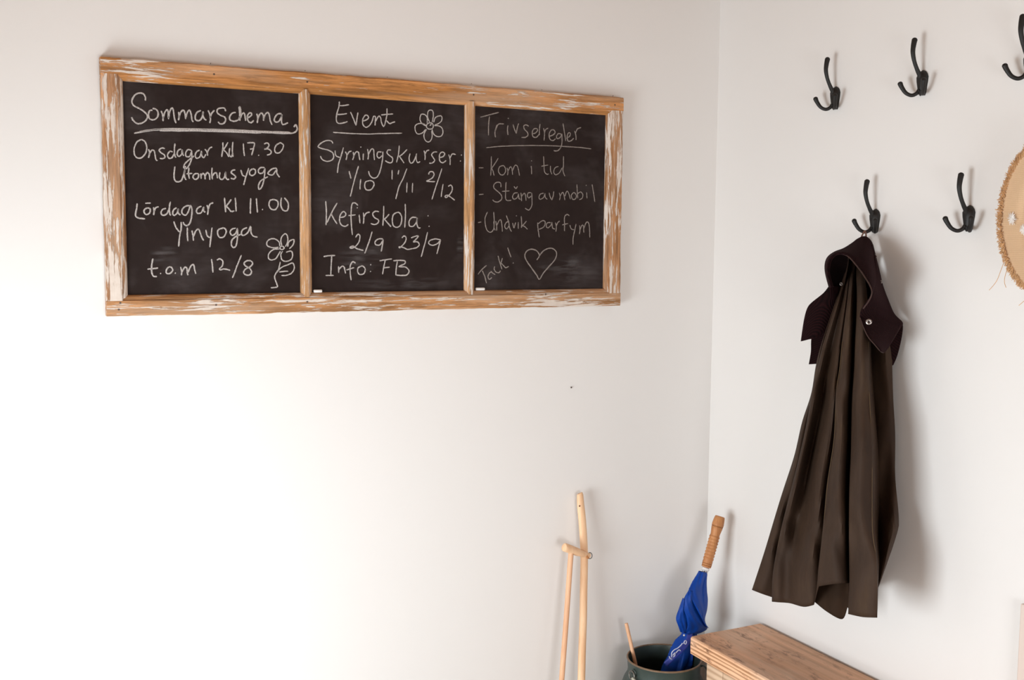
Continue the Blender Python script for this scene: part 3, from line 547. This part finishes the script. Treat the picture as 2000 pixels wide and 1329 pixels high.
o_=[(1712,500,.030),(1706,528,0.030),(1735,590,.035),(1742,668,.038),(1742,712,.04),(1744,778,.042),(1748,850,.045),(1748,930,.05),(1755,1015,.07),(1750,1047,.08),(1728,1112,.12),(1714,1150,.15)]
def shift(c, dx, wf, wc=0): return [(p[0]+dx*min(1, (p[1]-500)/300), p[1], p[2]*wf+wc) for p in c]
back = [shift(o_, -10, 0, .012), shift(k_, 0, 0, .014), shift(g, 0, 0, .02), shift(a2, 50, 0, .045), shift(a, 30, .0, .09)]
ring = sheet([a, a2, b], 5) + sheet([c, c2, d, e, f], 5) + sheet([g, h, i_, i2], 5) + sheet([j_, k_, l_], 6) + sheet([m_, n_, o_], 5) + sheet(back, 3)
MB().grid(world(ring), closed=True).build('coat_body', MAT['coat'], ct, angle=50, thick=.0016, weld=True)
lin = sheet([[(1588,1090,.15),(1588,1140,.16),(1591,1176,.165)],[(1612,1090,.155),(1614,1150,.16),(1616,1196,.162)],[(1640,1090,.15),(1643,1150,.155),(1645,1210,.158)],[(1658,1090,.14),(1658,1140,.145),(1655,1188,.15)]], 5, 20)
MB().grid(world(lin)).build('coat_lining', MAT['lining'], ct, thick=.0015)
def cordline(name, pts, r, mat): return MB().tube([onx(*p) for p in crom(pts, 5)], r, 8).build(name, mat, ct)
MAT['wax_seam'] = plain('worn_wax_seam', (.085, .052, .026), .65, spec=.15, var=.3, vs=40)
for edge in (c, g, l_): cordline('seam', [(p[0]+.3, p[1], p[2]+.0012) for p in edge[3:-1]], .0009, MAT['wax_seam'])
# collar: folded band over the loop
def pairs(P, n=14, lift=0.0, sub=5):
    outer = crom([Vector((p[0][0], p[0][1], p[0][2]*1000)) for p in P], sub); inner = crom([Vector((p[1][0], p[1][1], p[1][2]*1000)) for p in P], sub); rows = []
    for A, B in zip(outer, inner):
        rows.append([A.lerp(B, k/(n-1)) + Vector((0, 0, lift*1000*math.sin(math.pi*k/(n-1)))) for k in range(n)])
    return [[onx(p.x, p.y, p.z/1000) for p in r] for r in rows]
band = [((1620,562,.15),(1627,560,.15)),((1613,535,.165),(1620,536,.17)),((1612,517,.17),(1621,516,.18)),((1617,503,.165),(1628,502,.18)),((1630,493,.15),(1640,496,.175)),
        ((1648,486,.125),(1655,500,.17)),((1664,476,.09),(1668,513,.17)),((1676,467,.06),(1676,523,.172)),((1690,463,.045),(1683,532,.175)),((1702,474,.035),(1692,546,.18)),((1708,499,.03),(1700,560,.183)),((1714,524,.035),(1703,573,.185)),((1717,545,.05),(1697,588,.183)),((1715,570,.09),(1686,603,.178))]
cb_ = MB().grid(pairs(band, 16, .02)).build('collar', MAT['cord'], ct, thick=.004)
cordline('collar_binding', [(p[1][0], p[1][1], p[1][2]+.002) for p in band], .0017, MAT['cord_edge'])
inner = [((1622,560,.10),(1640,575,.06)),((1615,530,.11),(1660,560,.035)),((1618,505,.10),(1670,540,.022)),((1640,493,.07),(1680,530,.018)),((1670,475,.035),(1690,520,.016)),((1690,466,.025),(1700,510,.016))]
MB().grid(pairs(inner, 8)).build('collar_inside', MAT['black_lining'], ct, thick=.003)
right = [((1700,480,.055),(1704,478,.03)),((1707,505,.06),(1710,502,.028)),((1709,535,.10),(1718,535,.03)),((1707,555,.14),(1723,557,.032)),((1702,578,.17),(1734,587,.035)),((1684,603,.178),(1746,614,.035)),
         ((1680,621,.178),(1762,631,.03)),((1687,641,.178),(1757,641,.035)),((1696,659,.175),(1743,665,.055)),((1707,672,.17),(1735,678,.08)),((1718,685,.15),(1726,689,.11))]
MB().grid(pairs(right, 14, .012)).build('collar_flap', MAT['cord'], ct, thick=.004)
cordline('collar_binding', [(p[1][0], p[1][1], p[1][2]+.002) for p in right[6:]]+[(p[0][0], p[0][1], p[0][2]+.002) for p in right[:5:-1]], .0012, MAT['cord_edge'])
left = [((1620,559,.15),(1640,560,.08)),((1608,573,.15),(1640,578,.09)),((1588,589,.15),(1636,595,.095)),((1578,601,.15),(1632,605,.10)),((1572,621,.15),(1624,628,.105)),((1568,645,.15),(1616,648,.11)),((1565,667,.148),(1604,657,.115))]
MB().grid(pairs(left, 12, .012)).build('collar_flap', MAT['cord'], ct, thick=.004)
left2 = [((1592,625,.10),(1632,625,.09)),((1585,662,.115),(1612,662,.10)),((1584,688,.118),(1606,688,.105)),((1580,712,.12),(1600,711,.11))]
MB().grid(pairs(left2, 8)).build('throat_tab', MAT['cord'], ct, thick=.003)
right2 = [((1735,630,.05),(1763,633,.022)),((1738,655,.05),(1763,645,.022)),((1738,675,.05),(1759,668,.024)),((1738,700,.045),(1752,695,.028)),((1738,716,.04),(1744,713,.03))]
MB().grid(pairs(right2, 8)).build('throat_tab', MAT['cord'], ct, thick=.003)
def snap(px, py, w, r, nrm=(-.72, -.65, .1)):
    MB().lathe(onx(px, py, w), [(r*.30, .0002), (r*.34, .0012), (r*.62, .0022), (r*.95, .0012), (r, 0)], 18, nrm).build('snap_button', MAT['snap'], ct)
snap(1697, 629, .189, .0075); snap(1720, 551, .055, .0045); snap(1707.5, 498, .05, .003); snap(1643, 555, .14, .0045)
lp = [(1681,470,.05),(1683,462,.045),(1687,454,.040),(1689,451.5,.038),(1691,455,.036),(1691.5,462,.034),(1692,470,.032)]
MB().tube([onx(*p) for p in crom(lp, 5)], .0022, 8, .5).build('hanging_loop', MAT['loop'], ct)

# ------------------------------------------------------------------ straw hat at the right edge
tn = Vector((-math.sin(.26), -math.cos(.26), 0)); nn = Vector((-math.cos(.26), math.sin(.26), 0)); up = Vector((0, 0, 1))
hl = onx(1953, 424, .066); HR = .176; hc = hl + tn*HR
hat = thing('straw_hat', tuple(hc-up*HR), 'natural straw hat with frayed brim hanging at the right edge', 'hat')
def hp(r, a, h): return hc + tn*(math.cos(a)*r) + up*(math.sin(a)*r) + nn*h
rows = []
for r, h_ in ((HR, .002), (HR*.97, .001), (HR*.85, -.001), (HR*.7, .001), (HR*.54, -.004)):
    rows.append([hp(r*(1+.006*math.sin(9*a_)), a_, h_+.002*math.sin(3*a_+1)) for a_ in [2*math.pi*k/96 for k in range(97)]])
MB().grid(rows).build('brim', MAT['straw'], hat, thick=.0025)
rows = []
for r, h_ in ((HR*.54, -.004), (HR*.515, -.014), (HR*.50, -.035), (HR*.46, -.058), (HR*.38, -.070), (HR*.2, -.076), (.001, -.075)):
    rows.append([hp(r*(1 if abs(math.cos(a_)) < .5 else .96), a_, h_) for a_ in [2*math.pi*k/64 for k in range(65)]])
MB().grid(rows).build('crown', MAT['straw'], hat, thick=.0025)
mb = MB()
for k in range(3600):
    a_ = random.uniform(0, 2*math.pi); r0 = HR*random.uniform(.925, 1.0); L = random.uniform(.004, .012); da = random.uniform(-.9, .9)
    p0 = hp(r0, a_, .002+random.uniform(0, .004)); dirv = (hp(r0+1, a_, 0)-hp(r0, a_, 0)).normalized(); tang = dirv.cross(nn)
    p1 = p0 + (dirv*math.cos(da)+tang*math.sin(da)+nn*random.uniform(-.1, .5)).normalized()*L*(.6 if r0 > HR*.985 else 1)
    mb.tube([p0, p0.lerp(p1, .6)+nn*.001, p1], random.uniform(.0004, .0009), 3)
tag(mb.build('frayed_edge', MAT['fringe'], hat), kind='stuff')
def tuft(px, py, r, n):
    d_ = ray(px, py); s_ = ((hc-CAM).dot(nn))/d_.dot(nn); c0 = CAM + d_*s_ + nn*.002
    mb = MB()
    for k in range(n):
        a_ = 2*math.pi*k/n+random.uniform(-.1, .1); L = r*random.uniform(.7, 1.1)
        e_ = c0 + (tn*math.cos(a_)+up*math.sin(a_))*L + nn*random.uniform(.001, .003)
        mb.tube([c0+nn*.001+(e_-c0)*.05, c0.lerp(e_, .6)+nn*.002, e_], [.0008, .0010, .0003], 4)
    mb.build('raffia_flower', MAT['tuft'], hat)
tuft(1980, 427, .0165, 24); tuft(2002, 448, .014, 20)
for pts in (((1962,509,.072),(1955,528,.066),(1946,550,.060),(1932,567,.056)), ((1968,524,.075),(1963,540,.07),(1962,552,.065),(1965,562,.06)), ((2004,585,.085),(1998,590,.08),(1990,597,.076))):
    MB().tube([onx(*p) for p in crom(pts, 5)], .0007, 5).build('loose_straw', MAT['fringe'], hat)

# ------------------------------------------------------------------ pine bench
bz = .45; fxb = onx(1349, 1244, 0); bx0 = -.277; by1 = -.299; BT = .055
bench = thing('bench', (-.14, -.95, 0), 'low rough pine bench with a thick worn top against the right-hand wall', 'bench')
m = MB(); ny = 40
rows = []
for k in range(ny+1):
    y = by1 + (-1.62-by1)*k/ny; j1 = random.uniform(-.0007, .0007)
    rows.append([Vector(v) for v in ((-.012, y, bz-BT), (-.012, y, bz-.003), (-.015, y, bz), (-.10, y, bz+j1), (-.2, y, bz-j1), (bx0+.004, y, bz), (bx0, y, bz-.004), (bx0+j1, y, bz-BT*.5), (bx0, y, bz-BT+.004), (bx0+.004, y, bz-BT))])
n = 10; vs = [p for r in rows for p in r]; fs = []
for i in range(ny):
    for k in range(n): k2 = (k+1) % n; fs.append((i*n+k, i*n+k2, (i+1)*n+k2, (i+1)*n+k))
fs += [tuple(range(n)), tuple(ny*n+k for k in range(n))[::-1]]
m.add(vs, fs).build('bench_top', MAT['bench_top'], bench, angle=30)
y = -.347; k = 0
while y > -1.6:
    wd = .078+.01*((k*7) % 3)
    MB().box((-.252, y-wd+.002, .04), (-.234, y, bz-BT)).build('board', MAT['bench_board'], bench, smooth=True, bevel=.0015)
    y -= wd; k += 1
MB().box((-.234, -.366, 0), (-.03, -.348, bz-BT)).build('end_panel', MAT['bench_board'], bench, bevel=.0015)
MB().box((-.234, -1.59, 0), (-.03, -1.57, bz-BT)).build('end_panel', MAT['bench_board'], bench, bevel=.0015)
MB().box((-.250, -1.59, 0), (-.236, -.348, .04)).build('plinth', MAT['bench_board'], bench, bevel=.0015)

# ------------------------------------------------------------------ milk can
def onz(px, py, z): d_ = ray(px, py); return CAM + d_*((z-CAM.z)/d_.z)
CZ = .338; cc = onz(1297, 1284.5, CZ); CR = 72.5/F_PX*((cc-CAM).dot(_f))
can = thing('milk_can', (cc.x, cc.y, 0), 'dark green enamel milk can used as umbrella stand beside the bench end', 'can')
prof = [(.001, .012), (CR+.012, .012), (CR+.015, 0), (CR+.018, .004), (CR+.018, .225), (CR+.016, .245), (CR+.008, .268), (CR-.002, .285), (CR-.004, .300), (CR-.002, CZ-.010), (CR, CZ-.003)]
inn = [(CR-.004, CZ-.003), (CR-.006, CZ-.010), (CR-.008, .30), (CR-.006, .285), (CR+.004, .268), (CR+.013, .24), (CR+.014, .02), (.001, .016)]
MB().lathe((cc.x, cc.y, 0), prof+inn, 64).build('can_body', MAT['enamel'], can)
MB().lathe((cc.x, cc.y, 0), [(CR-.004, CZ-.004), (CR-.0045, CZ-.001), (CR-.002, CZ+.0008), (CR+.0005, CZ-.001), (CR+.0005, CZ-.004)], 64).build('rim', MAT['worn_rim'], can)
def cpt(ang, r, z): return Vector((cc.x+math.cos(ang)*r, cc.y+math.sin(ang)*r, z))
toc = math.atan2(CAM.y-cc.y, CAM.x-cc.x)       # direction from the can to the viewer's side
al = toc - math.radians(52); ar = toc + math.radians(88)
# lug, ring and bail on the left, loop handle on the right
q = cpt(al, CR-.001, CZ-.028)
MB().lathe(q, [(.012, -.002), (.012, .002), (.009, .004), (.004, .005)], 16, (math.cos(al), math.sin(al), 0)).build('lug', MAT['enamel'], can)
ringp = [q+Vector((math.cos(al), math.sin(al), 0))*.008 + Vector((-math.sin(al)*.013*math.cos(t_), math.cos(al)*.013*math.cos(t_), -.006+.013*math.sin(t_))) for t_ in [2*math.pi*k/24 for k in range(25)]]
MB().tube(ringp, .0024, 8).build('ring', MAT['steel'], can)
g0 = cpt(al+.05, CR+.010, CZ-.040); g1 = cpt(al+.75, CR+.030, CZ-.085)
MB().tube([g0, g0.lerp(g1, .3), g0.lerp(g1, .7), g1], [.004, .006, .006, .004], 12).build('bail_grip', MAT['grip'], can)
hpts = crom([cpt(ar, CR-.004, CZ-.020), cpt(ar, CR+.008, CZ-.018), cpt(ar, CR+.019, CZ-.035), cpt(ar, CR+.023, CZ-.07), cpt(ar, CR+.019, CZ-.11)], 6)
MB().tube(hpts, .0055, 10, .5).build('loop_handle', MAT['enamel'], can)

# ------------------------------------------------------------------ rod in the can
r0 = onz(1236.5, 1290, CZ+.001); tip = r0 + Vector((0,0,0))
dd = ray(1223, 1218); tip = CAM + dd*((-(.06)-CAM.y)/dd.y)
r1 = onz(1238, 1290, CZ-.01); r1 = Vector((r1.x, r1.y, CZ-.01)); dirr = (r1-tip).normalized()
# keep the rod inside the rim
tgt = Vector((cc.x-CR*.80, cc.y-CR*.35, CZ))
dd = ray(1233.5, 1272); tgt = CAM + dd*((CZ-CAM.z)/dd.z); tgt.y -= .006; dirr = (tgt-tip).normalized()
bot = tip + dirr*((tip.z-.03)/(-dirr.z))
rod = thing('wooden_rod', tuple(bot), 'thin light brown wooden rod sticking out of the milk can', 'rod')
MB().tube([tip, tip.lerp(bot, .02), tip.lerp(bot, .5), bot], [.0052, .0058, .0060, .0055], 12).build('shaft', MAT['rod'], rod)

# ------------------------------------------------------------------ umbrella in the can
UY = .147
def up_(px, py, w=UY): return ony(px, py, w)
ut, ub = up_(1406.5, 1009), up_(1379, 1109); ax = (ub-ut).normalized(); HL = (ub-ut).length
ubot = ut + ax*((ut.z-.03)/(-ax.z))
um = thing('umbrella', tuple(ubot), 'folded bright blue umbrella with turned wooden handle standing in the milk can', 'umbrella')
def U(s): return ut + ax*s
k_ = HL/100
hprof = [(.0001, 0), (8.2, .2), (9.4, 1.4), (10.6, 8), (11.2, 15), (11.2, 18.5), (10.5, 19), (10.9, 19.7), (10.4, 20.4), (10.8, 21.2), (10.0, 27), (8.9, 34), (8.8, 38)]
s_ = 38
while s_ < 86: hprof += [(8.9, s_), (9.9, s_+1.6), (10.0, s_+3.4), (8.9, s_+5.2)]; s_ += 6.0
hprof += [(9.4, 88), (9.5, 91), (8.7, 91.6), (9.4, 92.4), (9.3, 95), (8.6, 95.6), (9.2, 96.4), (9.0, 99), (.001, 100)]
MB().lathe(ut, [(r*k_*1.0, h_*k_) for r, h_ in hprof], 28, ax).build('handle', MAT['handle'], um, angle=60)
for s_, rr in ((19, 11.0), (20.3, 10.8), (91.5, 9.3), (95.6, 9.2)): MB().lathe(U(s_*k_), [((rr-.4)*k_, -.0005), (rr*k_, 0), ((rr-.4)*k_, .0005)], 24, ax).build('groove', MAT['handle_dark'], um)
MB().lathe(U(HL), [(.008, -.001), (.0115, .001), (.0125, .007), (.0095, .011), (.005, .013)], 20, ax).build('runner', MAT['white_plastic'], um)
MB().tube([U(HL), ubot], .004, 10).build('shaft', MAT['steel'], um)
aa = ax.cross(_f).normalized(); bb = ax.cross(aa)      # across the view and along it
if aa.dot(_r) < 0: aa = -aa
for q in range(8):
    t_ = 2*math.pi*q/8; p = U(HL+.008)+(aa*math.cos(t_)+bb*math.sin(t_))*.0085
    MB().tube([p+ax*.012, p-ax*.002], [.0014, .0022], 8).build('rib_tip', MAT['white_plastic'], um)
# canopy: centre line and half width from top to bottom (s in metres along the shaft), twisted pleats
ky = 1/F_PX*((ut-CAM).dot(_f))
CN = [(1373,1118,10),(1371,1126,13),(1364,1146,19),(1358,1168,24),(1352,1190,27),(1349,1207,28),(1347,1222,27),(1347,1236,20),(1346,1244,17),(1340,1256,24),(1334,1272,29),(1326,1290,31),(1318,1306,30),(1311,1322,26),(1302,1345,22),(1292,1380,16),(1283,1420,8)]
cen = crom([Vector(c) for c in CN], 5); rows = []; NL = 96; smax = len(cen)-1
for i, c in enumerate(cen):
    v = i/smax; P0 = up_(c.x, c.y); R_ = c.z*ky*(.86 if v < .45 else 1)
    amp = .46*min(1, v*7)*(1-.5*max(0, 1-abs(v-.5)/.06)); row = []
    for k in range(NL+1):
        th = 2*math.pi*k/NL; ph = 5*th + 7.0*v*2.2
        saw = (ph/(2*math.pi)) % 1.0; lob = (saw**1.6 if saw < .88 else (1-saw)/.12*.81)
        rr_ = R_*(1-amp + amp*lob*1.0)
        row.append(P0 + aa*math.cos(th)*rr_ + bb*math.sin(th)*rr_*.85)
    rows.append(row)
# keep the lower canopy inside the can mouth
for row in rows:
    for k, p in enumerate(row):
        if p.z < CZ+.03:
            o2 = Vector((p.x-cc.x, p.y-cc.y)); lim = CR-.014
            if o2.length > lim: o2 = o2*(lim/o2.length); row[k] = Vector((cc.x+o2.x, cc.y+o2.y, p.z))
MB().grid(rows).build('canopy', MAT['blue'], um, angle=80)
# loose cloth corner and second fold
def gore(P, seed, n=14):
    rnd = random.Random(seed); q = lambda p: Vector((1190+p[0]/3.92, 990+p[1]/3.92, (UY+p[2])*1000))
    A = crom([q(p[0]) for p in P], 6); B = crom([q(p[1]) for p in P], 6); rws = []
    for i, (a_, b_) in enumerate(zip(A, B)):
        row = []
        for k in range(n):
            t_ = k/(n-1); p = a_.lerp(b_, t_)
            w_ = p.z/1000 + .010*math.sin(math.pi*t_) + .0016*math.sin(t_*9+i*.22+seed)+.0012*math.sin(t_*17-i*.3)
            row.append(ony(p.x, p.y, w_))
        rws.append(row)
    MB().grid(rws).build('canopy_fold', MAT['blue'], um, thick=.0010)
gore([((690,498,.012),(752,506,.004)),((655,565,.022),(746,570,.006)),((612,640,.034),(748,650,.006)),((634,715,.038),(754,715,.006)),((668,785,.040),(748,790,.008)),((700,845,.038),(732,862,.014)),((722,885,.034),(742,905,.016)),((740,915,.026),(762,931,.016))], 1)
gore([((606,645,.026),(650,650,.024)),((572,705,.030),(662,745,.028)),((566,770,.033),(690,815,.026)),((588,840,.034),(716,875,.024)),((598,905,.032),(752,928,.014)),((590,950,.028),(712,962,.014)),((575,972,.022),(640,985,.014))], 2)
gore([((562,700,.016),(590,712,.022)),((534,780,.020),(588,800,.026)),((511,855,.020),(600,880,.028)),((528,915,.018),(604,935,.024)),((545,962,.016),(590,972,.020))], 3)
# strap with print
sp = [(1348,1236,UY+.024),(1346,1248,UY+.030),(1338,1262,UY+.036),(1326,1274,UY+.040),(1313,1286,UY+.040),(1300,1299,UY+.034)]
spw = crom([up_(*p) for p in sp], 5); rws = []
for i, p in enumerate(spw):
    t_ = (spw[min(i+1,len(spw)-1)]-spw[max(i-1,0)]).normalized(); n_2 = t_.cross(_f).normalized()
    rws.append([p+n_2*q*.0085 for q in (-1, -.5, 0, .5, 1)])
st = MB().grid(rws).build('strap', MAT['strap'], um, thick=.0012)
def onstrap(px, py): return up_(px, py, UY+.043)
for stx in ('1312,1284 1312,1276 1317,1270 1323,1267 1329,1262 1333,1257', '1314,1281 1318,1276 1318,1281 1315,1284', '1320,1276 1326,1270 1329,1272', '1335,1258 1338,1252 1341,1254 1339,1259 1336,1256', '1307,1283 1309,1287 1312,1288'):
    pts = [onstrap(*[float(v) for v in p.split(',')]) for p in stx.split()]
    MB().tube(crom(pts, 4), .0016, 6).build('printed_mark', MAT['print'], st)
MB().lathe(up_(1336, 1241.5, UY+.034), [(.0001, .002), (.0022, .0018), (.0032, .0005), (.0032, 0)], 14, tuple(-_f)).build('snap_button', MAT['white_plastic'], um)

# ------------------------------------------------------------------ pale wooden pole with peg and side rod
def py_(px, py, w): return ony(px, py, .012+w*.62)
pl = [(1132.5,964,.020),(1133,967,.021),(1134,985,.025),(1137,1015,.032),(1139.5,1050,.042),(1141,1090,.052),(1140,1150,.068),(1139,1210,.084),(1137,1270,.10),(1135.5,1329,.116)]
pw = [py_(*p) for p in pl]; low = pw[-1]-pw[-2]; flr = pw[-1]+low*((pw[-1].z-.0)/(-low.z)); flr.z = 0.004
kk = 1/F_PX*((pw[3]-CAM).dot(_f))
stand = thing('wooden_pole', (flr.x, flr.y, 0), 'slim pale peeled-wood pole with cross peg leaning below the chalkboard', 'pole')
P_ = crom(pw, 4)+[flr]
rad = []
for i, p in enumerate(P_):
    v = i/4; r = (3.0 if i == 0 else 5.6 if v < 1 else 6.6+min(1, (v-1)/1.5)*1.2); rad.append(r*kk)
MB().tube(P_, rad, 16, .8, (0, 1, 0)).build('upright', MAT['pole'], stand)
MB().lathe(py_(1132, 989, .040), [(.0001, .0008), (.0022, .0006), (.0026, 0)], 10, (0, -1, 0)).build('peg_hole', MAT['handle_dark'], stand)
pg = [(1101,1069,.095),(1104,1070,.094),(1115,1074,.088),(1128,1079,.080),(1140,1083,.070),(1150,1086,.060)]
gw = [py_(*p) for p in pg]
MB().tube(crom(gw, 3), [r*kk for r in [4.5]+[7.2, 8.0, 8.2]+[8.2]*3+[7.8]*3+[6.6]*3+[5.2]*3], 14).build('cross_peg', MAT['pole'], stand)
MB().tube([py_(1145,1086,.079), py_(1149,1091,.072)], [.004, .003], 8).build('wedge', MAT['handle'], stand)
wr = [py_(1152+4.5*math.cos(t_), 1086+6*math.sin(t_), .058) for t_ in [2*math.pi*k/16 for k in range(17)]]
MB().tube(wr, .0014, 6).build('wire_ring', MAT['steel'], stand)
sr = [(1115.5,1078,.088),(1113,1110,.094),(1109.5,1160,.102),(1106,1210,.110),(1101.5,1270,.120),(1097,1329,.130)]
sw = [py_(*p) for p in sr]; low = sw[-1]-sw[-2]; fl2 = sw[-1]+low*(sw[-1].z/(-low.z)); fl2.z = .004
SP = crom(sw, 3)+[fl2]
MB().tube(SP, [5.2*kk]*len(SP), 14).build('side_rod', MAT['rod'], stand)
